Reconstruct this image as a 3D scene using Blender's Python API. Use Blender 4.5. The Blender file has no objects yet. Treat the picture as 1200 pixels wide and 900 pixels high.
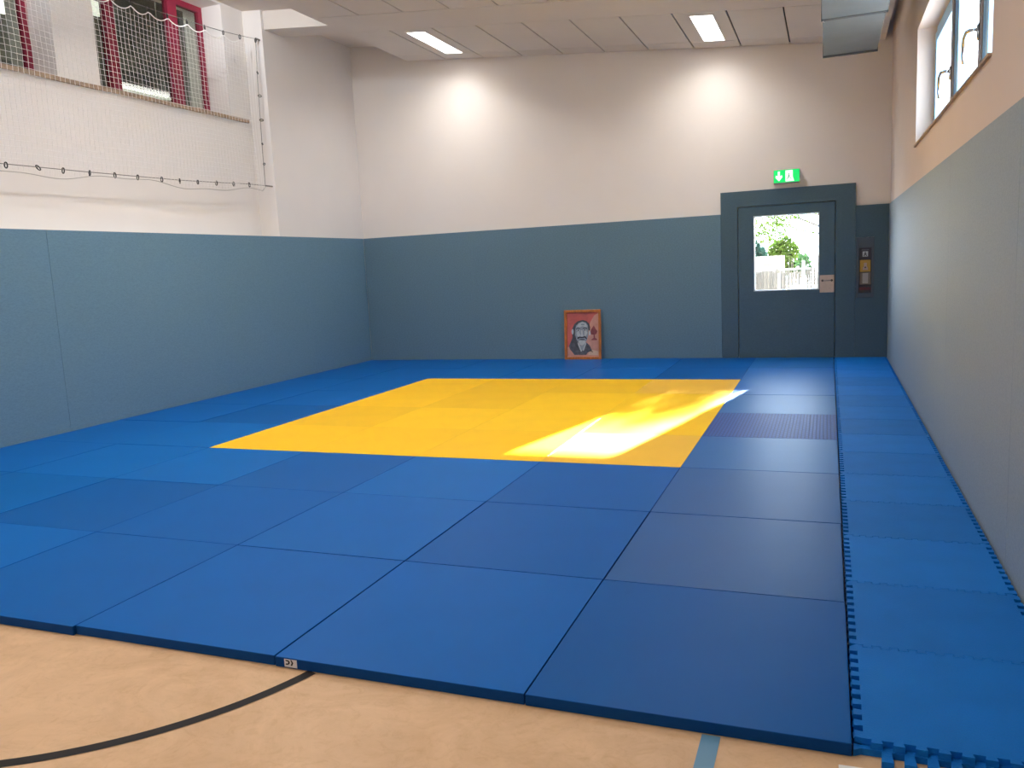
import bpy, bmesh, math, random
from mathutils import Vector, Matrix
random.seed(7)
COL = bpy.context.scene.collection
LIFT = 0.04      # mat tops are z=0 while building; everything is lifted at the end so the floor is z=0

# ------------------------------------------------------------------ materials
def new_mat(name):
    m = bpy.data.materials.new(name); m.use_nodes = True
    nt = m.node_tree; nt.nodes.clear()
    out = nt.nodes.new('ShaderNodeOutputMaterial')
    return m, nt, out

def pmat(name, col, rough=0.6, spec=0.5, metal=0.0, var=0.0, vscale=6.0, bump=0.0, bscale=60.0, col2=None,
         emit=None, estr=0.0, stretch=(1, 1, 1), detail=4.0, sheen=0.0, coat=0.0):
    m, nt, out = new_mat(name)
    b = nt.nodes.new('ShaderNodeBsdfPrincipled')
    b.inputs['Base Color'].default_value = (*col, 1)
    b.inputs['Roughness'].default_value = rough
    b.inputs['Specular IOR Level'].default_value = spec
    b.inputs['Metallic'].default_value = metal
    b.inputs['Sheen Weight'].default_value = sheen
    b.inputs['Coat Weight'].default_value = coat
    b.inputs['Coat Roughness'].default_value = 0.3
    if emit:
        b.inputs['Emission Color'].default_value = (*emit, 1)
        b.inputs['Emission Strength'].default_value = estr
    tc = nt.nodes.new('ShaderNodeTexCoord')
    mp = nt.nodes.new('ShaderNodeMapping'); mp.inputs['Scale'].default_value = stretch
    nt.links.new(tc.outputs['Object'], mp.inputs['Vector'])
    if var > 0 or col2:
        n = nt.nodes.new('ShaderNodeTexNoise'); n.inputs['Scale'].default_value = vscale; n.inputs['Detail'].default_value = detail
        nt.links.new(mp.outputs[0], n.inputs['Vector'])
        r = nt.nodes.new('ShaderNodeValToRGB')
        r.color_ramp.elements[0].position = 0.3; r.color_ramp.elements[1].position = 0.7
        c2 = col2 or tuple(min(1, c * (1 + var)) for c in col)
        c1 = col if col2 else tuple(c * (1 - var) for c in col)
        r.color_ramp.elements[0].color = (*c1, 1); r.color_ramp.elements[1].color = (*c2, 1)
        nt.links.new(n.outputs['Fac'], r.inputs['Fac']); nt.links.new(r.outputs['Color'], b.inputs['Base Color'])
    if bump > 0:
        n2 = nt.nodes.new('ShaderNodeTexNoise'); n2.inputs['Scale'].default_value = bscale; n2.inputs['Detail'].default_value = 3
        nt.links.new(mp.outputs[0], n2.inputs['Vector'])
        bp = nt.nodes.new('ShaderNodeBump'); bp.inputs['Strength'].default_value = bump; bp.inputs['Distance'].default_value = 0.01
        nt.links.new(n2.outputs['Fac'], bp.inputs['Height']); nt.links.new(bp.outputs[0], b.inputs['Normal'])
    nt.links.new(b.outputs[0], out.inputs[0])
    return m

def emat(name, col, strength):
    m, nt, out = new_mat(name)
    e = nt.nodes.new('ShaderNodeEmission'); e.inputs[0].default_value = (*col, 1); e.inputs[1].default_value = strength
    nt.links.new(e.outputs[0], out.inputs[0]); return m

def glass_mat(name, tint=(1, 1, 1), refl=0.06):
    m, nt, out = new_mat(name)
    t = nt.nodes.new('ShaderNodeBsdfTransparent'); t.inputs[0].default_value = (*tint, 1)
    g = nt.nodes.new('ShaderNodeBsdfGlossy'); g.inputs['Roughness'].default_value = 0.02
    mx = nt.nodes.new('ShaderNodeMixShader'); mx.inputs[0].default_value = refl
    nt.links.new(t.outputs[0], mx.inputs[1]); nt.links.new(g.outputs[0], mx.inputs[2]); nt.links.new(mx.outputs[0], out.inputs[0])
    return m

def leaf_mat(name, col, col2):
    m, nt, out = new_mat(name)
    tc = nt.nodes.new('ShaderNodeTexCoord'); n = nt.nodes.new('ShaderNodeTexNoise'); n.inputs['Scale'].default_value = 4
    nt.links.new(tc.outputs['Object'], n.inputs['Vector'])
    r = nt.nodes.new('ShaderNodeValToRGB')
    r.color_ramp.elements[0].position = .35; r.color_ramp.elements[1].position = .65
    r.color_ramp.elements[0].color = (*col, 1); r.color_ramp.elements[1].color = (*col2, 1)
    nt.links.new(n.outputs['Fac'], r.inputs['Fac'])
    d = nt.nodes.new('ShaderNodeBsdfDiffuse'); t = nt.nodes.new('ShaderNodeBsdfTranslucent')
    nt.links.new(r.outputs[0], d.inputs[0]); nt.links.new(r.outputs[0], t.inputs[0])
    mx = nt.nodes.new('ShaderNodeMixShader'); mx.inputs[0].default_value = .3
    nt.links.new(d.outputs[0], mx.inputs[1]); nt.links.new(t.outputs[0], mx.inputs[2]); nt.links.new(mx.outputs[0], out.inputs[0])
    return m

WALL = pmat('wall_paint', (0.80, 0.755, 0.71), rough=0.85, spec=0.2, var=0.015, vscale=1.5, bump=0.05, bscale=300)
CEIL = pmat('ceiling_panel_paint', (0.68, 0.635, 0.585), rough=0.9, spec=0.15, bump=0.1, bscale=400, var=.02, vscale=2)
GROOVE = pmat('ceiling_groove', (0.05, 0.045, 0.04), rough=0.9)
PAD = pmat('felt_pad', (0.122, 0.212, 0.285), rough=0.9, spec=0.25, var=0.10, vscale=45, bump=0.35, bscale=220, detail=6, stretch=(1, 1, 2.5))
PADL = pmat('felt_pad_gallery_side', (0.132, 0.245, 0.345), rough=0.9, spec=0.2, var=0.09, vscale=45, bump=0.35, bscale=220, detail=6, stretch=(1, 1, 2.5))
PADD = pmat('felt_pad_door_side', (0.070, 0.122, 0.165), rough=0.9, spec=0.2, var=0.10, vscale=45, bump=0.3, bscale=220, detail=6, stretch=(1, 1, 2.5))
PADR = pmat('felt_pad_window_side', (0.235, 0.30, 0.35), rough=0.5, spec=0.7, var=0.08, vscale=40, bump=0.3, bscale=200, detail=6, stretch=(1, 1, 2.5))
DARK = pmat('dark_gap', (0.012, 0.016, 0.02), rough=0.9)
WHITE = pmat('white_enamel', (0.8, 0.8, 0.79), rough=0.4)
OFFW = pmat('off_white_plastic', (0.62, 0.60, 0.56), rough=0.5)
RED = pmat('crimson_window_paint', (0.26, 0.012, 0.045), rough=0.45, var=.1)
SILL = pmat('brown_sill', (0.33, 0.24, 0.17), rough=0.6, var=.25, vscale=18)
STEEL = pmat('brushed_steel', (0.55, 0.48, 0.43), rough=0.35, metal=0.85, var=.05, vscale=30)
CHROME = pmat('chrome', (0.75, 0.75, 0.76), rough=0.15, metal=1.0)
GALV = pmat('galvanised_duct', (0.135, 0.15, 0.155), rough=0.55, metal=0.1, var=.06, vscale=5)
GALVD = pmat('duct_joint', (0.05, 0.055, 0.06), rough=0.6, metal=.3)
BLUEFR = pmat('sky_lit_window_paint', (0.33, 0.58, 0.85), rough=0.4, var=.03)  # sky light on the window frame is put into this blue
BROWNFR = pmat('brown_window_gasket', (0.13, 0.095, 0.085), rough=0.5, var=.1)
ROPE = pmat('net_cord', (0.90, 0.89, 0.87), rough=0.8)
CABLE = pmat('wire_cable', (0.22, 0.21, 0.20), rough=0.5, metal=.5)
HOOK = pmat('carabiner_metal', (0.06, 0.06, 0.06), rough=0.4, metal=.5)
GLASS = glass_mat('window_glass')
GLASSG = glass_mat('gallery_glass', (0.80, 0.84, 0.80), 0.08)
LAMPF = pmat('lamp_frame', (0.75, 0.72, 0.68), rough=0.5)
LAMP = emat('lamp_diffuser', (1.0, 0.96, 0.92), 9.0)

# ------------------------------------------------------------------ builders
def empty(name, loc, **k):
    o = bpy.data.objects.new(name, None); o.location = loc; o.empty_display_size = .1; COL.objects.link(o); tag(o, **k); return o
def tag(o, label=None, cat=None, group=None, kind=None):
    if label: o['label'] = label
    if cat: o['category'] = cat
    if group: o['group'] = group
    if kind: o['kind'] = kind
    return o

class MB:
    def __init__(s): s.v = []; s.f = []; s.mi = []
    def quadbox(s, p, mi=0):          # p: 8 points, bottom 4 ccw then top 4
        b = len(s.v); s.v += [tuple(q) for q in p]
        for f in ((3, 2, 1, 0), (4, 5, 6, 7), (0, 1, 5, 4), (1, 2, 6, 5), (2, 3, 7, 6), (3, 0, 4, 7)):
            s.f.append(tuple(b + i for i in f)); s.mi.append(mi)
        return s
    def box(s, x0, x1, y0, y1, z0, z1, mi=0):
        return s.quadbox([(x0, y0, z0), (x1, y0, z0), (x1, y1, z0), (x0, y1, z0), (x0, y0, z1), (x1, y0, z1), (x1, y1, z1), (x0, y1, z1)], mi)
    def prism(s, poly, fn, d0, d1, mi=0):   # poly 2D ccw; fn(a,b,d)->xyz
        b = len(s.v); n = len(poly)
        s.v += [fn(a, c, d0) for a, c in poly] + [fn(a, c, d1) for a, c in poly]
        s.f.append(tuple(reversed(range(b, b + n)))); s.mi.append(mi)
        s.f.append(tuple(range(b + n, b + 2 * n))); s.mi.append(mi)
        for i in range(n):
            j = (i + 1) % n
            s.f.append((b + i, b + j, b + n + j, b + n + i)); s.mi.append(mi)
        return s
    def tube(s, pts, r, n=6, mi=0, closed=False):
        pts = [Vector(p) for p in pts]; rings = []; m = len(pts)
        for i, p in enumerate(pts):
            if closed: t = pts[(i + 1) % m] - pts[i - 1]
            else: t = pts[min(i + 1, m - 1)] - pts[max(i - 1, 0)]
            t.normalize(); ref = Vector((0, 0, 1)) if abs(t.z) < .9 else Vector((1, 0, 0))
            a = t.cross(ref).normalized(); c = t.cross(a)
            rr = r[i] if isinstance(r, (list, tuple)) else r
            b = len(s.v); s.v += [tuple(p + rr * (math.cos(2 * math.pi * k / n) * a + math.sin(2 * math.pi * k / n) * c)) for k in range(n)]
            rings.append(b)
        for i in range(m if closed else m - 1):
            b0, b1 = rings[i], rings[(i + 1) % m]
            for k in range(n):
                s.f.append((b0 + k, b0 + (k + 1) % n, b1 + (k + 1) % n, b1 + k)); s.mi.append(mi)
        if not closed:
            s.f.append(tuple(reversed(range(rings[0], rings[0] + n)))); s.mi.append(mi)
            s.f.append(tuple(range(rings[-1], rings[-1] + n))); s.mi.append(mi)
        return s
    def build(s, name, mats, parent=None, org=None, bevel=0, smooth=False, fix=True, **k):
        me = bpy.data.meshes.new(name)
        o_ = Vector(org) if org is not None else (parent_world(parent) if parent else Vector((0, 0, 0)))
        me.from_pydata([tuple(Vector(q) - o_) for q in s.v], [], s.f)
        if not isinstance(mats, (list, tuple)): mats = [mats]
        for m in mats: me.materials.append(m)
        for p, i in zip(me.polygons, s.mi): p.material_index = i; p.use_smooth = smooth
        if fix:
            bm = bmesh.new(); bm.from_mesh(me); bmesh.ops.recalc_face_normals(bm, faces=bm.faces); bm.to_mesh(me); bm.free()
        me.update()
        o = bpy.data.objects.new(name, me); COL.objects.link(o)
        if parent:
            o.parent = parent; o.location = o_ - parent_world(parent)
        else: o.location = o_
        if bevel:
            bv = o.modifiers.new('bevel', 'BEVEL'); bv.width = bevel; bv.segments = 3; bv.limit_method = 'ANGLE'; bv.angle_limit = math.radians(40)
        tag(o, **k); return o
def parent_world(o):
    v = Vector((0, 0, 0))
    while o: v = v + o.location; o = o.parent
    return v
XY = lambda a, b, d: (a, b, d)
XZ = lambda a, b, d: (a, d, b)
YZ = lambda a, b, d: (d, a, b)

# ------------------------------------------------------------------ room constants (mat-top coordinates)
XL, XR, YB = -6.894, 0.636, 9.08
FZ = -0.04
YN = -4.6                       # wall behind the camera
def cz(x): return 3.925 - 0.0925 * x      # sloping ceiling height
PT = 1.918                      # top of the wall pads
S = 'structure'

# floor
fm, nt, out = new_mat('linoleum')
b = nt.nodes.new('ShaderNodeBsdfPrincipled'); b.inputs['Roughness'].default_value = .42; b.inputs['Specular IOR Level'].default_value = .35
tc = nt.nodes.new('ShaderNodeTexCoord')
n1 = nt.nodes.new('ShaderNodeTexNoise'); n1.inputs['Scale'].default_value = 3.2; n1.inputs['Detail'].default_value = 9; n1.inputs['Roughness'].default_value = .7; n1.inputs['Distortion'].default_value = 1.2
n2 = nt.nodes.new('ShaderNodeTexNoise'); n2.inputs['Scale'].default_value = 14; n2.inputs['Detail'].default_value = 8; n2.inputs['Roughness'].default_value = .75; n2.inputs['Distortion'].default_value = 1.5
r1 = nt.nodes.new('ShaderNodeValToRGB'); e = r1.color_ramp.elements
e[0].position = .3; e[0].color = (.55, .35, .19, 1); e[1].position = .62; e[1].color = (.67, .445, .26, 1)
r2 = nt.nodes.new('ShaderNodeValToRGB'); e = r2.color_ramp.elements
e[0].position = .30; e[0].color = (.86, .82, .76, 1); e[1].position = .5; e[1].color = (1, 1, 1, 1)
mx = nt.nodes.new('ShaderNodeMixRGB'); mx.blend_type = 'MULTIPLY'; mx.inputs[0].default_value = .75
for n in (n1, n2): nt.links.new(tc.outputs['Object'], n.inputs['Vector'])
nt.links.new(n1.outputs['Fac'], r1.inputs[0]); nt.links.new(n2.outputs['Fac'], r2.inputs[0])
nt.links.new(r1.outputs[0], mx.inputs[1]); nt.links.new(r2.outputs[0], mx.inputs[2]); nt.links.new(mx.outputs[0], b.inputs['Base Color'])
nt.links.new(b.outputs[0], out.inputs[0])
MB().box(XL - .02, XR + .02, YN, YB + .04, FZ - .12, FZ).build('floor', fm, kind=S)

# ---- court lines on the bare floor
LINEK = pmat('black_line_tape', (0.018, 0.016, 0.016), spec=.2, rough=.6)
LINEB = pmat('blue_line_tape', (0.10, 0.25, 0.40), rough=.5)
def circ3(p, q, r):
    ax, ay = p; bx, by = q; cx, cy = r
    d = 2 * (ax * (by - cy) + bx * (cy - ay) + cx * (ay - by))
    ux = ((ax * ax + ay * ay) * (by - cy) + (bx * bx + by * by) * (cy - ay) + (cx * cx + cy * cy) * (ay - by)) / d
    uy = ((ax * ax + ay * ay) * (cx - bx) + (bx * bx + by * by) * (ax - cx) + (cx * cx + cy * cy) * (bx - ax)) / d
    return ux, uy, math.hypot(ax - ux, ay - uy)
ux, uy, R = circ3((-1.785, 0.0), (-2.02, -.44), (-2.385, -.75))
mb = MB(); a0 = math.atan2(0.0 - uy, -1.785 - ux); a1 = math.atan2(-.75 - uy, -2.385 - ux)
if a1 - a0 > math.pi: a1 -= 2 * math.pi
if a0 - a1 > math.pi: a1 += 2 * math.pi
da = (a1 - a0); N = 500
st = a0 - da * .35; en = a1 + da * 1.0
inn, outr = [], []
for i in range(N + 1):
    a = st + (en - st) * i / N
    if uy + R * math.sin(a) > .003: continue
    inn.append((ux + (R - .021) * math.cos(a), uy + (R - .021) * math.sin(a))); outr.append((ux + (R + .021) * math.cos(a), uy + (R + .021) * math.sin(a)))
for i in range(len(inn) - 1):
    b0 = len(mb.v)
    mb.v += [(*inn[i], FZ + .0015), (*inn[i + 1], FZ + .0015), (*outr[i + 1], FZ + .0015), (*outr[i], FZ + .0015)]
    mb.f.append((b0, b0 + 1, b0 + 2, b0 + 3)); mb.mi.append(0)
o = mb.build('court_line', LINEK, org=(-2.1, -.5, FZ), label='black curved court line on the tan floor in front of the mats', cat='floor line')
if o.data.polygons[0].normal.z < 0: o.data.flip_normals()
mb = MB().box(-.412, -.358, -2.4, -.004, FZ, FZ + .0015)
mb.build('court_line', LINEB, org=(-.385, -1.2, FZ), label='straight blue court line running out from under the mats at bottom right', cat='floor line')

# ------------------------------------------------------------------ walls
# back wall (door opening X -1.2..0.01, z up to 2.0)
DX0, DX1, DZ = -1.19, 0.008, 1.995
mb = MB(); y0, y1 = YB + .04, YB + .30
def wallpiece(mb, x0, x1, z0, z1=None):
    t = (cz(x0) + .45, cz(x1) + .45) if z1 is None else (z1, z1)
    mb.quadbox([(x0, y0, z0), (x1, y0, z0), (x1, y1, z0), (x0, y1, z0), (x0, y0, t[0]), (x1, y0, t[1]), (x1, y1, t[1]), (x0, y1, t[0])])
wallpiece(mb, -7.8, DX0, FZ - .1); wallpiece(mb, DX1, .95, FZ - .1); wallpiece(mb, DX0, DX1, DZ)
mb.build('wall_back', WALL, kind=S)
# front wall behind the camera
MB().box(-7.8, .95, YN - .2, YN, FZ - .1, 5.2).build('wall_front', WALL, kind=S)
# left wall with gallery windows, recessed above the pads
mb = MB()
mb.box(-7.8, XL - .02, YN, 6.98, FZ - .1, PT - .02)                 # lower wall
mb.box(-7.8, XL - .02, 6.98, YB + .04, FZ - .1, 5.1)               # full height end pier
SZ = 3.43
mb.box(-7.8, -7.2, YN, 6.98, PT - .02, SZ - .03)
mb.box(-7.8, -7.2, 6.57, 6.98, SZ - .03, 5.1)
mb.box(-7.8, -7.2, 4.03, 4.55, SZ - .03, 5.1)
mb.box(-7.8, -7.2, YN, 1.2, SZ - .03, 5.1)
mb.box(-7.8, -7.2, 1.2, 4.03, 4.80, 5.1); mb.box(-7.8, -7.2, 4.55, 6.57, 4.80, 5.1)
mb.build('wall_left', pmat('wall_paint_left', (0.78, 0.755, 0.735), rough=0.85, spec=0.2, var=0.015, vscale=1.5, bump=0.05, bscale=300), kind=S)
MB().box(-7.52, -7.165, 1.2, 6.9, SZ - .03, SZ + .012).build('trim_1', SILL, kind=S, label='narrow brown sill under the red framed gallery windows')
# right wall with a casement window
WY0, WY1, WZ0, WZ1 = 2.33, 6.02, 2.24, 3.24
mb = MB(); x0, x1 = XR + .012, .98
mb.box(x0, x1, YN, WY0, FZ - .1, 4.25); mb.box(x0, x1, WY1, YB + .04, FZ - .1, 4.25)
mb.box(x0, x1, WY0, WY1, FZ - .1, WZ0); mb.box(x0, x1, WY0, WY1, WZ1, 4.25)
mb.build('wall_right', pmat('wall_paint_right', (0.70, 0.59, 0.51), rough=0.85, spec=0.2, var=0.015, vscale=1.5, bump=0.05, bscale=300), kind=S)
MB().box(XR - .004, .80, WY0 + .003, WY1 - .003, WZ0, WZ0 + .016).build('trim_2', SILL, kind=S, label='thin brown inner sill of the window on the right wall')

# ------------------------------------------------------------------ ceiling: sloping panels, beam, raised strips at both sides
CX0, CX1 = -5.95, .56
mb = MB()
def cbox(mb, x0, x1, y0, y1, zb, zt, mi=0):   # box following the slope; zb,zt offsets from the panel plane
    mb.quadbox([(x0, y0, cz(x0) + zb), (x1, y0, cz(x1) + zb), (x1, y1, cz(x1) + zb), (x0, y1, cz(x0) + zb),
                (x0, y0, cz(x0) + zt), (x1, y0, cz(x1) + zt), (x1, y1, cz(x1) + zt), (x0, y1, cz(x0) + zt)], mi)
seams = [CX0] + [-5.30 + .5955 * i for i in range(10)] + [CX1]
rows = [(7.428, 8.775), (8.787, YB + .035)]
yy = 6.69
while yy > YN + .1:
    rows.append((max(YN + .02, yy - 1.35), yy - .010)); yy -= 1.35
for i in range(len(seams) - 1):
    a, c = seams[i] + (.009 if i else 0), seams[i + 1] - (.009 if i < len(seams) - 2 else 0)
    for (r0, r1_) in rows: cbox(mb, a, c, r0, r1_, 0, .02)
cbox(mb, CX0, CX1, 6.694, 7.42, 0, .2)                       # plain strip and beam soffit
cbox(mb, -7.2, CX0, 7.03, 7.44, 0, .3); cbox(mb, CX1, XR + .012, 7.03, 7.44, 0, .3)
cbox(mb, CX0 + .003, CX1 - .003, 7.44, YB + .035, .024, .05, 1)   # dark backing seen in the grooves
cbox(mb, CX0 + .003, CX1 - .003, YN + .02, 6.69, .024, .05, 1)
cbox(mb, CX0, CX1, YN, YB + .035, .05, .2)
cbox(mb, -7.8, XR + .02, YN, YB + .04, .23, .33)                # structural ceiling
mb.build('ceiling', [CEIL, GROOVE], kind=S)

def luminaire(x, y0, y1, label, w=.25, power=0, spread=1.9, color=(1, .95, .90)):
    r = empty('ceiling_lamp', (x, (y0 + y1) / 2, cz(x)), label=label, cat='ceiling light', group='slim recessed ceiling lamps')
    a, c = x - w / 2, x + w / 2; f = MB()
    for (p, q, s_, t) in ((a - .015, a, y0 - .015, y1 + .015), (c, c + .015, y0 - .015, y1 + .015), (a, c, y0 - .015, y0), (a, c, y1, y1 + .015)):
        cbox(f, p, q, s_, t, -.006, .004)
    f.build('frame', LAMPF, r)
    d = MB(); cbox(d, a, c, y0, y1, -.004, .002); d.build('diffuser', LAMP, r)
    if power:
        L = bpy.data.lights.new('lamp_light', 'AREA'); L.shape = 'RECTANGLE'; L.size = w; L.size_y = y1 - y0; L.energy = power; L.spread = spread; L.color = color
        lo = bpy.data.objects.new('lamp_light', L); COL.objects.link(lo); lo.parent = r; lo.location = (0, 0, -.012)
        lo.rotation_euler = (0, math.atan(.0925), 0)
    return r
PW = 46
luminaire(-5.0, 7.56, 8.74, 'slim glowing ceiling lamp above the back wall, left of the framed portrait', power=18, spread=2.5)
luminaire(-1.42, 7.56, 8.74, 'slim glowing ceiling lamp above the padded door side of the back wall', power=18, spread=2.5)
for ly in (3.9, .6, -2.9):
    for lx, nm in ((-5.0, 'gallery'), (-1.42, 'window')):
        luminaire(lx, ly, ly + 1.18, 'slim recessed ceiling lamp overhead outside the view on the %s side' % nm, power=PW * (1.0 if lx < -3 else .55), spread=2.6)

# added unseen fill lamps brightening the raised strip on the gallery side
def batten(yc, en, label):
    r = empty('added_fill_lamp', (-6.5, yc, cz(-6.5) + .225), label=label, cat='ceiling light', group='added fill lamps in the raised ceiling strip')
    z = cz(-6.5) + .205
    MB().box(-6.54, -6.46, yc - .7, yc + .7, z - .035, z).build('housing', WHITE, r, bevel=.006)
    MB().box(-6.53, -6.47, yc - .67, yc + .67, z - .05, z - .034).build('tube', LAMP, r)
    L = bpy.data.lights.new('added_fill_light', 'AREA'); L.shape = 'RECTANGLE'; L.size = .1; L.size_y = .08; L.energy = en; L.color = (.95, .97, 1)
    lo = bpy.data.objects.new('added_fill_light', L); COL.objects.link(lo); lo.parent = r; lo.location = (0, .76, -.02); lo.rotation_euler = (math.radians(78), 0, 0)
batten(4.6, 22, 'added unseen fill lamp in the raised ceiling strip above the white pier')
batten(1.9, 20, 'added fill lamp in the raised ceiling strip outside the view')

# ------------------------------------------------------------------ wall pads
def wall_pad(name, mb, mat, org, label, group):
    return mb.build(name, mat, org=org, bevel=.0012, label=label, cat='wall pad', group=group)
ys = [YB - .003, 7.52, 5.47, 3.42, 1.37, -.68, -2.73, YN + .01]
nm = ['in the far corner', 'second from the far corner', 'third from the far corner', 'below the netting at the left picture edge', 'left of the view near the mats', 'left of the bare floor', 'at the wall behind the viewer']
for i in range(7):
    mb = MB().box(XL - .02, XL, ys[i + 1] + (.0012 if i == 2 else .0003), ys[i] - (.0012 if i == 3 else .0003), FZ + .002, PT)
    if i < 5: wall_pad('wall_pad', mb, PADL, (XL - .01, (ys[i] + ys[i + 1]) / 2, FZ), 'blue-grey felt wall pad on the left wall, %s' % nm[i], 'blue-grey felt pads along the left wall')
ys = [YB - .003, 7.68, 5.63, 3.58, 1.54, -.51, -2.56, YN + .01]
nm = ['in the corner beside the emergency call niche', 'second from the far corner', 'below the far window end', 'between the two visible seams', 'at the right picture edge', 'right of the bare floor', 'at the wall behind the viewer']
for i in range(6):
    mb = MB().box(XR, XR + .012, ys[i + 1] + (.0012 if i in (2, 3) else .0003), ys[i] - (.0012 if i in (3, 4) else .0003), FZ + .002, PT)
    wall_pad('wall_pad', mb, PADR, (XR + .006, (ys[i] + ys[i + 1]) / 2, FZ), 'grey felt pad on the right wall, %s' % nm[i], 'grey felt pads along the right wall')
xs = [XL + .0004, -5.05, -3.23, -1.412]
nm = ['in the left corner', 'left of the framed portrait', 'behind and right of the framed portrait']
for i in range(3):
    mb = MB().box(xs[i] + .0002, xs[i + 1] - .0002, YB, YB + .038, FZ + .002, PT)
    wall_pad('wall_pad', mb, PAD, ((xs[i] + xs[i + 1]) / 2, YB + .02, FZ), 'blue-grey felt wall pad on the back wall, %s' % nm[i], 'blue-grey felt pads along the back wall')
# stepped surround of the door
sur = [(-1.41, FZ + .002), (DX0 - .006, FZ + .002), (DX0 - .006, DZ + .004), (DX1 + .006, DZ + .004), (DX1 + .006, FZ + .002), (.248, FZ + .002), (.248, 2.2), (-1.41, 2.2)]
mb = MB(); f = lambda a, c, d: (a, d, c)
mb.box(-1.41, DX0 - .006, YB - .004, YB + .038, FZ + .002, DZ + .004).box(DX1 + .006, .248, YB - .004, YB + .038, FZ + .002, DZ + .004).box(-1.41, .248, YB - .004, YB + .038, DZ + .004, 2.2)
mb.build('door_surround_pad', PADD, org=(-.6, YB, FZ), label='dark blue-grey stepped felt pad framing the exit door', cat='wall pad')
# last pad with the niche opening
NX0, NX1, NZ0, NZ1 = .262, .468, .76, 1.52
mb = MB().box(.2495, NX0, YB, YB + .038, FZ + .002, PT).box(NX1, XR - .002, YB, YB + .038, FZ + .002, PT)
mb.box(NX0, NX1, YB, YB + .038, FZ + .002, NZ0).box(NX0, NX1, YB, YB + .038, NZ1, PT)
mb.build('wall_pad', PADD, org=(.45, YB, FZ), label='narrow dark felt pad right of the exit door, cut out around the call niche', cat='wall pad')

# ------------------------------------------------------------------ exit door
door = empty('door_1', (DX0, YB + .02, FZ + .001), kind=S, label='dark blue-grey padded exit door with a square window')
GX0, GX1, GZ0, GZ1 = -.992, -.178, .885, 1.87
mb = MB(); ya, yb = YB + .006, YB + .06
a0, a1, z0, z1 = DX0 + .003, DX1 - .003, FZ + .006, DZ - .004
mb.box(a0, GX0, ya, yb, z0, z1).box(GX1, a1, ya, yb, z0, z1).box(GX0, GX1, ya, yb, z0, GZ0).box(GX0, GX1, ya, yb, GZ1, z1)
mb.build('door_leaf', PADD, door)
mb = MB(); w = .014
mb.box(GX0, GX0 + w, ya - .004, yb + .004, GZ0, GZ1).box(GX1 - w, GX1, ya - .004, yb + .004, GZ0, GZ1).box(GX0 + w, GX1 - w, ya - .004, yb + .004, GZ0, GZ0 + w).box(GX0 + w, GX1 - w, ya - .004, yb + .004, GZ1 - w, GZ1)
for cx, czz, sx, sz in ((GX0 + w, GZ0 + w, 1, 1), (GX1 - w, GZ0 + w, -1, 1), (GX0 + w, GZ1 - w, 1, -1), (GX1 - w, GZ1 - w, -1, -1)):   # rounded inner corners
    pl = [(cx, czz)] + [(cx + sx * .022 * (1 - math.sin(t)), czz + sz * .022 * (1 - math.cos(t))) for t in [math.pi / 2 * i / 6 for i in range(7)]]
    mb.prism(pl, XZ, ya - .004, yb + .004)
mb.build('glazing_bead', pmat('pale_bead', (.55, .62, .66), rough=.4), door)
MB().box(GX0 + .005, GX1 - .005, ya + .022, ya + .028, GZ0 + .005, GZ1 - .005).build('glass_pane', GLASS, door)
# outside frame, plus dark strips painted as shade in the door gaps
mb = MB().box(DX0 + .001, DX0 + .004, YB + .05, YB + .25, z0, DZ).box(DX1 - .004, DX1 - .001, YB + .05, YB + .25, z0, DZ)
mb.box(DX0 + .0005, DX1 - .0005, YB + .012, YB + .03, DZ - .0035, DZ - .0002).box(DX0 + .0002, DX0 + .0028, YB + .008, YB + .03, FZ + .006, DZ - .004).box(DX1 - .0028, DX1 - .0002, YB + .008, YB + .03, FZ + .006, DZ - .004)
mb.build('door_frame_gap_shade', DARK, door)
# recessed lever box
LX0, LX1, LZ0, LZ1 = -.172, .002, .842, 1.065
hp = MB().box(LX0, LX1, YB - .004, YB + .007, LZ0, LZ0 + .012).box(LX0, LX1, YB - .008, YB + .007, LZ1 - .014, LZ1)
hp.box(LX0, LX0 + .012, YB - .004, YB + .007, LZ0, LZ1).box(LX1 - .012, LX1, YB - .004, YB + .007, LZ0, LZ1).box(LX0, LX1, YB + .0045, YB + .0065, LZ0, LZ1)
h = hp.build('lock_plate', STEEL, door)
MB().tube([(LX0 + .03, YB - .004, .995), (LX1 - .03, YB - .004, .995)], .009, 8).build('pull_bar', pmat('grey_bar', (.35, .33, .32), rough=.4, metal=.7), h, smooth=True)
for xx in (LX0 + .033, LX1 - .03):
    MB().tube([(xx, YB + .004, .995), (xx, YB - .012, .995)], .014, 12).build('knob', DARK, h)

# ------------------------------------------------------------------ emergency call niche
nc = empty('call_niche', (.365, YB + .02, NZ0), label='tall recessed emergency call box with white sign and yellow case beside the exit door', cat='alarm box')
mb = MB(); FR = pmat('niche_frame_paint', (.055, .08, .115), rough=.6); BK = pmat('niche_back', (.05, .052, .075), rough=.7)
mb.box(NX0 + .001, NX0 + .03, YB - .004, YB + .038, NZ0 + .001, NZ1 - .001).box(NX1 - .03, NX1 - .001, YB - .004, YB + .038, NZ0 + .001, NZ1 - .001)
mb.box(NX0 + .03, NX1 - .03, YB - .004, YB + .038, NZ0 + .001, NZ0 + .06).box(NX0 + .03, NX1 - .03, YB - .004, YB + .038, NZ1 - .13, NZ1 - .001)
mb.build('frame', FR, nc)
MB().box(NX0 + .03, NX1 - .03, YB + .03, YB + .036, NZ0 + .06, NZ1 - .13).build('back_panel', BK, nc)
sp = MB().box(.335, .398, YB + .018, YB + .030, 1.278, 1.342).build('sign_plate', pmat('sign_white', (.45, .52, .58), rough=.5), nc)
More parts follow.
